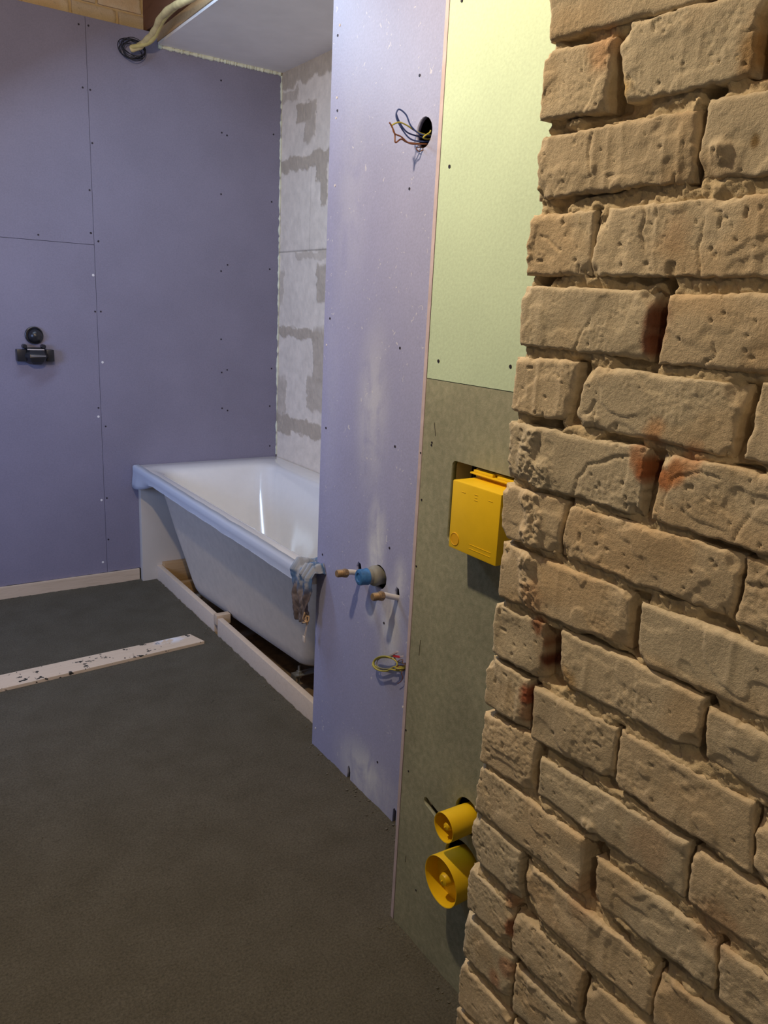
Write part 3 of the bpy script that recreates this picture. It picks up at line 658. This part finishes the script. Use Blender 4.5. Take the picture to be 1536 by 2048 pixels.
# loose wires
def wires(name, label, cat, loc, specs, extra=None):
    t = thing(name, label, cat, loc)
    for n_, m_, pts, r in specs:
        b = Bag(); tube(b, spline(pts, 8), r, 8); b.obj(n_, m_, t)
    return t
def wy(x, y, Y=1.715, z1=3.072): p = on_y(620+x/z1, y/z1, Y); return (min(p.x, 1.30), Y, p.z)
Y0 = hole_top.y
R_ = .0019
wires('wire_bundle', 'loose blue, brown and striped wires sticking out of the upper round hole', 'wires', (XP, Y0, hole_top.z), [
    ('blue_wire', m_bluew, [(1.31, Y0-.01, hole_top.z-.01), wy(700, 870, Y0), wy(620, 855, Y0+.004), wy(570, 800, Y0+.006), wy(530, 720, Y0+.006), wy(545, 672, Y0+.003), wy(590, 705, Y0-.003), wy(625, 780, Y0-.006), wy(700, 830, Y0-.01), (1.31, Y0-.015, hole_top.z)], R_),
    ('blue_wire', m_bluew, [(1.31, Y0+.01, hole_top.z-.016), wy(690, 845, Y0+.01), wy(610, 820, Y0+.01), wy(575, 790, Y0+.01), wy(545, 740, Y0+.008), wy(530, 700, Y0+.006)], R_),
    ('brown_wire', m_brown, [(1.31, Y0+.005, hole_top.z-.02), wy(690, 885, Y0+.005), wy(600, 875, Y0+.006), wy(560, 855, Y0+.006), wy(525, 875, Y0+.004), wy(520, 820, Y0+.004), wy(495, 762, Y0+.004)], R_),
    ('brown_wire', m_brown, [(1.31, Y0-.005, hole_top.z-.015), wy(680, 885, Y0-.004), wy(610, 880, Y0-.004), wy(560, 840, Y0-.003), wy(520, 820, Y0-.002), wy(505, 780, Y0-.002), wy(488, 752, Y0-.002)], R_),
    ('green_yellow_wire', m_yg, [(1.31, Y0+.0, hole_top.z), wy(720, 830, Y0), wy(650, 805, Y0-.002), wy(595, 770, Y0-.002), wy(550, 752, Y0-.002), wy(510, 765, Y0-.002), wy(500, 780, Y0)], R_),
    ('green_yellow_wire', m_yg, [(1.31, Y0+.012, hole_top.z-.005), wy(700, 850, Y0-.01), wy(735, 815, Y0-.015), wy(742, 800, Y0-.016)], R_),
    ('brown_wire', m_brown, [(1.29, Y0+.012, hole_top.z-.028), wy(660, 905, Y0+.01), wy(670, 930, Y0+.006), wy(700, 920, Y0-.002), (1.27, Y0-.01, hole_top.z-.03)], .0012)])
def wx(x, y, X, s=5.12): p = on_x(600+x/s, 1050+y/s, X); return tuple(p)
def loop(cx, cy, rx, ry, X, a0=0, a1=360, n=14): return [wx(cx+rx*math.cos(math.radians(a0+(a1-a0)*k/n)), cy-ry*math.sin(math.radians(a0+(a1-a0)*k/n)), X+.004*math.sin(k)) for k in range(n+1)]
rt = (1.26, wr_.y, wr_.z)
wires('wire_coil', 'small coil of striped wires with a red connector low on the lilac board', 'wires', (XP, wr_.y, wr_.z), [
    ('green_yellow_wire', m_yg, [rt, wx(1040, 1470, 1.22)]+loop(870, 1425, 125, 72, 1.210, 330, -30+0, 16)[::-1][:15], .0024),
    ('green_yellow_wire', m_yg, [rt, wx(1035, 1455, 1.222)]+loop(875, 1415, 118, 60, 1.216, -40, -300, 12), .0023),
    ('green_yellow_wire', m_yg, [rt, wx(1030, 1490, 1.224)]+loop(860, 1420, 112, 76, 1.205, -50, -310, 12), .0023),
    ('striped_grey_wire', m_grey, [rt, wx(1000, 1400, 1.218), wx(960, 1350, 1.214), wx(880, 1345, 1.212), wx(800, 1380, 1.212), wx(790, 1440, 1.212), wx(850, 1470, 1.214), wx(960, 1465, 1.22)], .0017),
    ('brown_wire', m_brown, [rt, wx(1010, 1440, 1.22), wx(985, 1390, 1.216), wx(960, 1345, 1.214)], .0014),
    ('brown_wire', m_brown, [rt, wx(1045, 1500, 1.222), wx(1052, 1560, 1.222), wx(1035, 1600, 1.222), wx(1000, 1625, 1.222)], .0011),
    ('copper_wire', m_copper, [rt, wx(1020, 1475, 1.216), wx(1000, 1450, 1.216), wx(985, 1480, 1.216)], .0024),
    ('copper_wire', m_copper, [rt, wx(1060, 1420, 1.22), wx(1050, 1380, 1.22), wx(1000, 1400, 1.218), wx(1010, 1470, 1.22)], .0012)])
coil = bpy.data.objects['wire_coil']
for m_, x0, y0, x1, y1 in ((m_red, 960, 1340, 1030, 1352), (m_clear, 930, 1335, 1000, 1298), (m_clear, 1015, 1352, 1050, 1345)):
    p, q = Vector(wx(x0, y0, 1.212)), Vector(wx(x1, y1, 1.210)); d = (q-p); L = d.length
    b = Bag(); mm = axis(p, d); b.box(-.0035, .0035, -.0028, .0028, 0, L, mm); b.obj('connector', m_, coil, bevel=.0008)

# ------------------------------------------------------------------ black shower valve rough-in on the far wall
m_black = plain('black_plastic', (.018, .018, .022), .33, var=.1)
vc = on_y(70, 671, 4.10); vb = on_y(72, 710, 4.10)
t = thing('shower_valve', 'black rough-in valve body poking through the lilac far wall', 'valve', (vb.x, YF, vb.z))
b = Bag(); lathe(b, [(.041, -.030), (.041, -.012), (.0385, -.010), (.036, -.0095), (.034, -.012), (.0335, -.016)], axis((vc.x, YF-.024, vc.z), (0, -1, 0)), 40); b.obj('collar', m_black, t)
b = Bag(); lathe(b, [(.034, -.03), (.0335, -.010), (.030, .002), (.022, .012), (.011, .0175), (0, .019)], axis((vc.x+.004, YF-.020, vc.z-.003), (0, -1, 0)), 36); b.obj('port_cover', m_black, t)
# tapered hexagonal bowl
sec = [(-.052, .030, .052), (-.045, .040, .060), (-.02, .052, .068), (.015, .047, .066), (.035, .028, .058)]
b = Bag(); V = []; F = []
lv = [(.034, .030, .030), (.026, .046, .050), (.004, .062, .072), (-.010, .062, .074), (-.030, .050, .066), (-.044, .030, .050)]   # z, half width, depth
for dz, hw, dp in lv:
    V += [(vb.x-hw, YF, vb.z+dz), (vb.x-hw*.95, YF-dp*.45, vb.z+dz), (vb.x-hw*.55, YF-dp, vb.z+dz), (vb.x+hw*.55, YF-dp, vb.z+dz), (vb.x+hw*.95, YF-dp*.45, vb.z+dz), (vb.x+hw, YF, vb.z+dz)]
for i in range(len(lv)-1):
    for k in range(5): F.append((i*6+k, (i+1)*6+k, (i+1)*6+k+1, i*6+k+1))
F += [(0, 1, 2, 3, 4, 5), tuple(range(len(V)-6, len(V)))[::-1]]
b.add(V, F); b.obj('body', m_black, t, bevel=.002, angle=25)
for s_, nm in ((-1, 'inlet'), (1, 'outlet')):
    b = Bag(); x0, x1 = (vb.x-.086, vb.x-.045) if s_ < 0 else (vb.x+.045, vb.x+.080)
    b.box(x0, x1, YF-.045, YF+.002, vb.z-.030, vb.z+.026); b.obj(nm, m_black, t, bevel=.004)
    b = Bag(); xx = vb.x-.048 if s_ < 0 else vb.x+.036
    lathe(b, [(.010, 0), (.010, .038), (.007, .041), (0, .041)], axis((xx, YF, vb.z+.040), (0, -1, 0)), 20); b.obj('fixing_lug', m_black, t)
b = Bag(); b.box(vb.x-.040, vb.x+.034, YF-.052, YF-.046, vb.z+.024, vb.z+.029, None); b.obj('pale_seal_strip', plain('pale_seal', (.55, .50, .48), .6), t, bevel=.001)
b = Bag(); b.box(vb.x-.030, vb.x+.036, YF-.0755, YF-.070, vb.z-.004, vb.z-.000, None); b.obj('pale_scale_line', plain('grey_line', (.30, .29, .30), .5), t, bevel=.001)

# ------------------------------------------------------------------ cable and coil of tie wire high on the far wall
m_cab = plain('cream_conduit', (.60, .47, .22), .6, var=.2); m_wire = plain('black_tie_wire', (.012, .012, .018), .6)
pts = [on_y(x, y, Y) for x, y, Y in ((262, 98, 4.08), (278, 93, 4.05), (296, 78, 3.98), (310, 60, 3.90), (322, 35, 3.80), (345, 14, 3.65), (372, 2, 3.50), (412, -22, 3.3), (450, -60, 3.1))]
t = thing('cable', 'thick cream cable hanging from the open joists down to the far wall', 'cable', pts[0])
sp = spline(pts, 8); b = Bag(); tube(b, sp, [.0145+.0012*math.sin(i*.9) for i in range(len(sp))], 14); b.obj('sheath', m_cab, t)
b = Bag(); tube(b, spline([pts[0]+Vector((0, -.012, .006)), pts[2]+Vector((.01, -.016, -.01)), pts[4]+Vector((.012, -.016, -.004)), pts[6]+Vector((.0, -.016, .006))], 8), .0095, 10); b.obj('second_sheath', plain('yellow_cable', (.55, .44, .16), .55), t)
wb_c = on_y(265, 99, 4.10); b = Bag(); rg = random.Random(5)
for k in range(9):
    rx, rz = rg.uniform(.05, .066), rg.uniform(.026, .044); ox, oz_, tl = rg.uniform(-.008, .008), rg.uniform(-.010, .008), rg.uniform(-.35, .35); yo = rg.uniform(-.02, .022)
    P = []
    for j in range(25):
        a = 2*math.pi*j/24+k; x, z = rx*math.cos(a), rz*math.sin(a)
        P.append((wb_c.x+ox+x*math.cos(tl)-z*math.sin(tl), 4.10+yo+.008*math.sin(2*a+k), wb_c.z+oz_+x*math.sin(tl)+z*math.cos(tl)))
    tube(b, P, .0017, 6)
tag(b.obj('wire_tangle', m_wire), 'tangle of thin black wire at the cable end on the far wall', 'wire')
# ------------------------------------------------------------------ bathtub
m_tub = plain('white_acrylic', (.80, .79, .775), .12, var=.015, spec=.6, coat=.3)
m_under = plain('raw_tub_underside', (.70, .63, .53), .55, var=.06)
def ring(x0, x1, y0, y1, r, z, sh=0, n=14, dz=0):
    P = []
    for cx, cy, s in ((x1-r, y1-r, 0), (x0+r, y1-r, 1), (x0+r, y0+r, 2), (x1-r, y0+r, 3)):
        for k in range(n+1):
            t = (s+k/n)*math.pi/2; x = cx+r*math.cos(t); y = cy+r*math.sin(t)
            x += sh*max(0, (3.5-y))*(1 if x < (x0+x1)/2 else -1); P.append((x, y, z+dz*(y1-y)))
    # subdivide the straights
    out = []
    for i in range(len(P)):
        p, q = Vector(P[i]), Vector(P[(i+1) % len(P)]); m_ = max(1, int((q-p).length/.08))
        for k in range(m_): out.append(tuple(p.lerp(q, k/m_)))
    return out
def resample(P, N=220):
    P = [Vector(p) for p in P]; P.append(P[0]); d = [0]
    for a, c in zip(P[:-1], P[1:]): d.append(d[-1]+(c-a).length)
    out = []; j = 0
    for i in range(N):
        s = d[-1]*i/N
        while d[j+1] < s: j += 1
        out.append(P[j].lerp(P[j+1], (s-d[j])/max(1e-9, d[j+1]-d[j])))
    return out
X0, X1, Y0_, Y1 = 1.197, 2.034, 2.195, 4.126
ZR = .640
T = thing('bathtub', 'white rectangular bathtub on metal feet against the far wall', 'bathtub', ((X0+X1)/2, 3.1, -.055))
def loft(name, rings, m_, flip=False, capend=False):
    b = Bag(); P = np.array([[tuple(p) for p in resample(r)] for r in rings]); P = P.transpose(1, 0, 2)
    b.grid(P, None, flip=not flip, wrap_u=True)
    if capend: n = P.shape[1]; b.f.append(tuple(i*n+n-1 for i in range(P.shape[0])) if not flip else tuple(i*n+n-1 for i in range(P.shape[0]))[::-1])
    return b.obj(name, m_, T, angle=45)
L = [ring(X0+.012, X1-.004, Y0_+.01, Y1-.004, .02, ZR-.048), ring(X0+.002, X1, Y0_, Y1, .016, ZR-.046), ring(X0, X1, Y0_, Y1, .014, ZR-.040), ring(X0, X1, Y0_, Y1, .014, ZR-.010), ring(X0+.003, X1, Y0_+.003, Y1, .014, ZR-.003), ring(X0+.010, X1-.008, Y0_+.01, Y1-.008, .014, ZR)]
# basin: flat rim, soft shoulder, reclining far end
def bas(t, z):      # t 0..1 from rim to bottom
    return ring(X0+.088+.165*t, X1-.125-.15*t, Y0_+.10+.22*t, Y1-.15-.34*t, .10+.09*t, z)
L += [ring(X0+.060, X1-.085, Y0_+.07, Y1-.10, .07, ZR-.0015), ring(X0+.074, X1-.108, Y0_+.085, Y1-.125, .08, ZR-.005), bas(0, ZR-.012), bas(.04, ZR-.026), bas(.09, ZR-.05), bas(.25, ZR-.12), bas(.5, ZR-.235), bas(.75, ZR-.35), bas(.88, ZR-.41), bas(.97, ZR-.44), bas(1.10, ZR-.455), bas(1.5, ZR-.462)]
loft('tub_shell', L, m_tub, capend=True)
def out_(t, z): return ring(X0+.078+.085*t, X1-.06-.085*t, Y0_+.07+.23*t, Y1-.155-.25*t, .08, z, sh=.03*t, dz=.04*t)
L = [ring(X0+.030, X1-.02, Y0_+.04, Y1-.12, .05, ZR-.047), ring(X0+.072, X1-.06, Y0_+.06, Y1-.13, .08, ZR-.052), out_(0, ZR-.08), out_(.15, ZR-.155), out_(.4, ZR-.29), out_(.7, ZR-.43), out_(.88, ZR-.520), out_(.99, ZR-.565), out_(1.12, ZR-.590), out_(1.4, ZR-.600)]
ou = loft('tub_underside', L, m_under, flip=False, capend=True)
# protective film taped along the front edge, loose at the far corner
m_film = NT('milky_film'); mf = m_film.out((.62, .68, .80), .3, spec=.5); m_film.b.inputs['Transmission Weight'].default_value = .0; m_film.b.inputs['Alpha'].default_value = .72
ys = np.linspace(4.122, 2.20, 260); prof = [(.030, .0022), (.004, .0018), (-.003, -.004), (-.0035, -.025), (-.0035, -.044)]
b = Bag(); P = np.zeros((260, len(prof)+3, 3))
for i, y in enumerate(ys):
    w = float(fbm(y*9, 0, 0, 3, 3)); flap = float(sstep(3.75, 4.08, y))
    for k, (dx, dz) in enumerate(prof):
        P[i, k] = (X0+dx+(.012*w*0+.0015*abs(w) if k > 2 else 0)*-1, y, ZR+dz+(.004*w if k in (0, 4) else 0))
    for k in range(3):
        P[i, len(prof)+k] = (X0-.005-.004*(k+1)*(.5+w)*flap+.01*k*(1-flap), y, ZR-.046-(.001+.022*flap)*(k+1)+.004*w)
b.grid(P, None); fo = b.obj('protective_film', mf, T, angle=60); md = fo.modifiers.new('s', 'SOLIDIFY'); md.thickness = .0006
# feet
m_steel = plain('galvanised_steel', (.42, .42, .40), .4, .7)
for (fx, fy) in ((1.388, 3.66), (1.415, 2.63)):
    b = Bag(); b.box(fx-.024, fx+.30, fy-.020, fy+.020, .030, .036); b.box(fx-.026, fx-.022, fy-.020, fy+.020, .012, .036); f = b.obj('foot', m_steel, T, bevel=.0012)
    b = Bag(); lathe(b, [(.0, .070), (.0052, .069), (.0052, -.045), (.020, -.046), (.021, -.055), (0, -.055)], axis((fx, fy, 0), (0, 0, 1)), 20); b.obj('threaded_rod', m_steel, f)
    for z in (.036, .018):
        b = Bag(); lathe(b, [(.005, z), (.0125, z), (.0125, z+.010), (.005, z+.010)], axis((fx, fy, 0), (0, 0, 1)), 6); b.obj('nut', m_steel, f, angle=20)
# panel behind the tub end and the timber frame under it
m_panel = plain('white_panel', (.60, .56, .50), .7, var=.04, scale=6)
b = Bag(); b.box(1.222, 1.95, 4.088, 4.129, -.05, .588); tag(b.obj('end_panel', m_panel, bevel=.003), 'upright off-white panel under the far end of the bathtub', 'panel')
def timber(name, label, x0, x1, y0, y1, z0, z1, m_, group=None, rz=0):
    c = Vector(((x0+x1)/2, (y0+y1)/2, z0)); b = Bag(); hx, hy_ = (x1-x0)/2, (y1-y0)/2
    n = 14; m4 = Matrix.Translation(c) @ Matrix.Rotation(rz, 4, 'Z'); b.box(-hx, hx, -hy_, hy_, 0, z1-z0, m4)
    return tag(b.obj(name, m_, bevel=.0018), label, 'timber', group)
G = 'timber frame under the bathtub'
timber('timber_batten', 'pale wooden batten under the bathtub, running from the end panel to the cross piece', 1.301, 1.327, 3.262, 4.087, -.05, .080, m_timber_pale, G)
timber('timber_batten', 'pale wooden batten under the bathtub, between the cross piece and the lilac partition', 1.299, 1.325, 2.19, 3.218, -.05, .083, m_timber_pale, G)
timber('timber_block', 'short wooden cross piece between the two battens under the bathtub', 1.297, 1.366, 3.222, 3.258, .048, .094, m_timber, G)
timber('timber_block', 'orange wooden block lying against the end panel under the bathtub', 1.329, 1.56, 4.040, 4.086, -.05, .098, m_orange, G)
timber('timber_block', 'low orange wooden rail in front of the block under the bathtub', 1.329, 1.60, 3.93, 3.965, -.055, .015, m_orange, G)

# ------------------------------------------------------------------ rag and string on the near corner of the rim
def rag():
    rg = np.random.RandomState(4); nu, nv = 60, 90
    u = np.linspace(0, 1, nu); v = np.linspace(0, 1, nv); U, V = np.meshgrid(u, v, indexing='ij')
    yc = 2.245-.125*U
    # path: lies on the rim, rolls over the front edge, hangs
    s = V*.27; xr = np.where(s < .10, X0+.095-s, X0-.006); zr = np.where(s < .10, ZR+.006, ZR+.006-(s-.10))
    w = .9*fbm(U*5, V*3.2, 0, 3, 4); fold = np.sin(U*17+2.2*fbm(U*2, V*2, 1, 5, 2)*3+V*2)
    hgt = np.where(s < .10, 1, 0)*sstep(.02, .10, s+.02)
    bump = (.010+.008*fold+.012*w+.006*fbm(U*13, V*11, 3, 9, 3))
    pinch = 1-.45*sstep(.45, 1, V)
    Y = 2.180+(yc-2.180)*pinch+.006*w
    Xx = xr-np.where(s < .10, 0, 1)*np.clip(bump, 0, .03)-.004; Z = zr+np.where(s < .10, 1, 0)*np.clip(bump*1.35+.006, .001, .05)
    Z = Z-.012*(w)*(V > .9)
    Xx = np.where(Y < 2.192, np.minimum(Xx, 1.229-.004*np.abs(w)), Xx)
    C = np.ones(U.shape+(3,)); blue = np.array((.10, .19, .36)); pale = np.array((.38, .42, .48)); gr = np.array((.12, .10, .10))
    k1 = sstep(-.1, .25, fbm(U*11, V*14, 2, 8, 4))[..., None]; k2 = sstep(.42, .68, V+.12*w)[..., None]
    C = blue*(1-k1)+pale*k1; C = C*(1-k2)+gr*k2*(1+.5*k1)
    b = Bag(); b.grid(np.stack([Xx, Y, Z], -1), C); 
    t = NT('faded_blue_cloth'); col = t.attr(); m_ = t.out(col, .9, bump=t.noise(700, 2), bd=.0008, spec=.1)
    o = b.obj('rag', m_, angle=0); md = o.modifiers.new('s', 'SOLIDIFY'); md.thickness = .003
    tag(o, 'crumpled blue and grey rag draped over the bathtub rim corner', 'rag')
rag()
m_str = plain('tan_string', (.50, .34, .19), .8, var=.2); m_tagp = plain('pale_paper', (.62, .55, .48), .8)
t = thing('string', 'tan knotted string with a pale tag hanging below the rag', 'string', (1.186, 2.22, .52))
b = Bag(); rg = random.Random(8); q = Vector((1.176, 2.150, .50)); P = [q+Vector((rg.uniform(-.008, .008), rg.uniform(-.014, .014), rg.uniform(-.022, .022))) for _ in range(14)]
tube(b, spline(P, 6), .0026, 8); b.obj('knot', m_str, t)
b = Bag(); tube(b, spline([q+Vector((0, 0, .05)), q, q+Vector((.002, -.002, -.03)), q+Vector((.0, .004, -.07))], 6), .0016, 6); tube(b, spline([q, q+Vector((.002, -.008, -.03)), q+Vector((.0, -.002, -.066))], 6), .0012, 6); b.obj('strand', m_tagp, t)
b = Bag(); b.box(1.173, 1.176, 2.146, 2.162, .412, .432); b.obj('tag', m_tagp, t, bevel=.001)

# ------------------------------------------------------------------ screed lath lying on the floor
m_lath = wood('paint_spotted_lath', (.66, .52, .37), (.75, .62, .47), (2, 60, 60), flecks=True)
A, B_, C_, D_ = on_z(380, 1268, .013), on_z(409, 1282, .013), on_z(0, 1378, .013), on_z(0, 1350, .013)
ex = lambda p, q: q+(q-p)*.9
A2, B2 = ex(A, D_), ex(B_, C_)
top = [A, B_, B2, A2]
b = Bag(); V = [Vector(p) for p in top]+[Vector((p.x, p.y, -.001)) for p in top]
b.add(V, [(0, 1, 2, 3)[::-1], (4, 5, 6, 7), (0, 4, 5, 1)[::-1], (1, 5, 6, 2)[::-1], (2, 6, 7, 3)[::-1], (3, 7, 4, 0)[::-1]])
tag(b.obj('wooden_lath', m_lath, smooth=False, bevel=.0012), 'paint-spotted wooden lath lying across the grey screed floor', 'lath')
# crumbs of screed along the walls
b = Bag(); rg = random.Random(11)
def crumb_at(x, y, r):
    bm = bmesh.new(); bmesh.ops.create_icosphere(bm, subdivisions=1, radius=r)
    V = [(v.co.x*rg.uniform(.6, 1.3)+x, v.co.y*rg.uniform(.6, 1.3)+y, max(-.001, v.co.z*rg.uniform(.4, .9)+r*.3)) for v in bm.verts]
    b.add(V, [tuple(v.index for v in f.verts) for f in bm.faces]); bm.free()
for k in range(170):
    w = rg.random()
    if w < .35: crumb_at(XP-.006-rg.random()**2*.05, rg.uniform(1.38, 2.2), rg.uniform(.0015, .005))
    elif w < .6: crumb_at(XG-.006-rg.random()**2*.05, rg.uniform(.95, 1.35), rg.uniform(.0012, .004))
    elif w < .8: crumb_at(1.29-rg.random()**2*.04, rg.uniform(2.2, 4.0), rg.uniform(.002, .005))
    else: crumb_at(rg.uniform(.2, 1.15), rg.uniform(1.0, 3.9), rg.uniform(.001, .003))
tag(b.obj('screed_crumbs', plain('screed_crumb', (.12, .11, .085), .9)), 'loose grey crumbs of screed scattered along the foot of the walls', 'crumbs', kind='stuff')
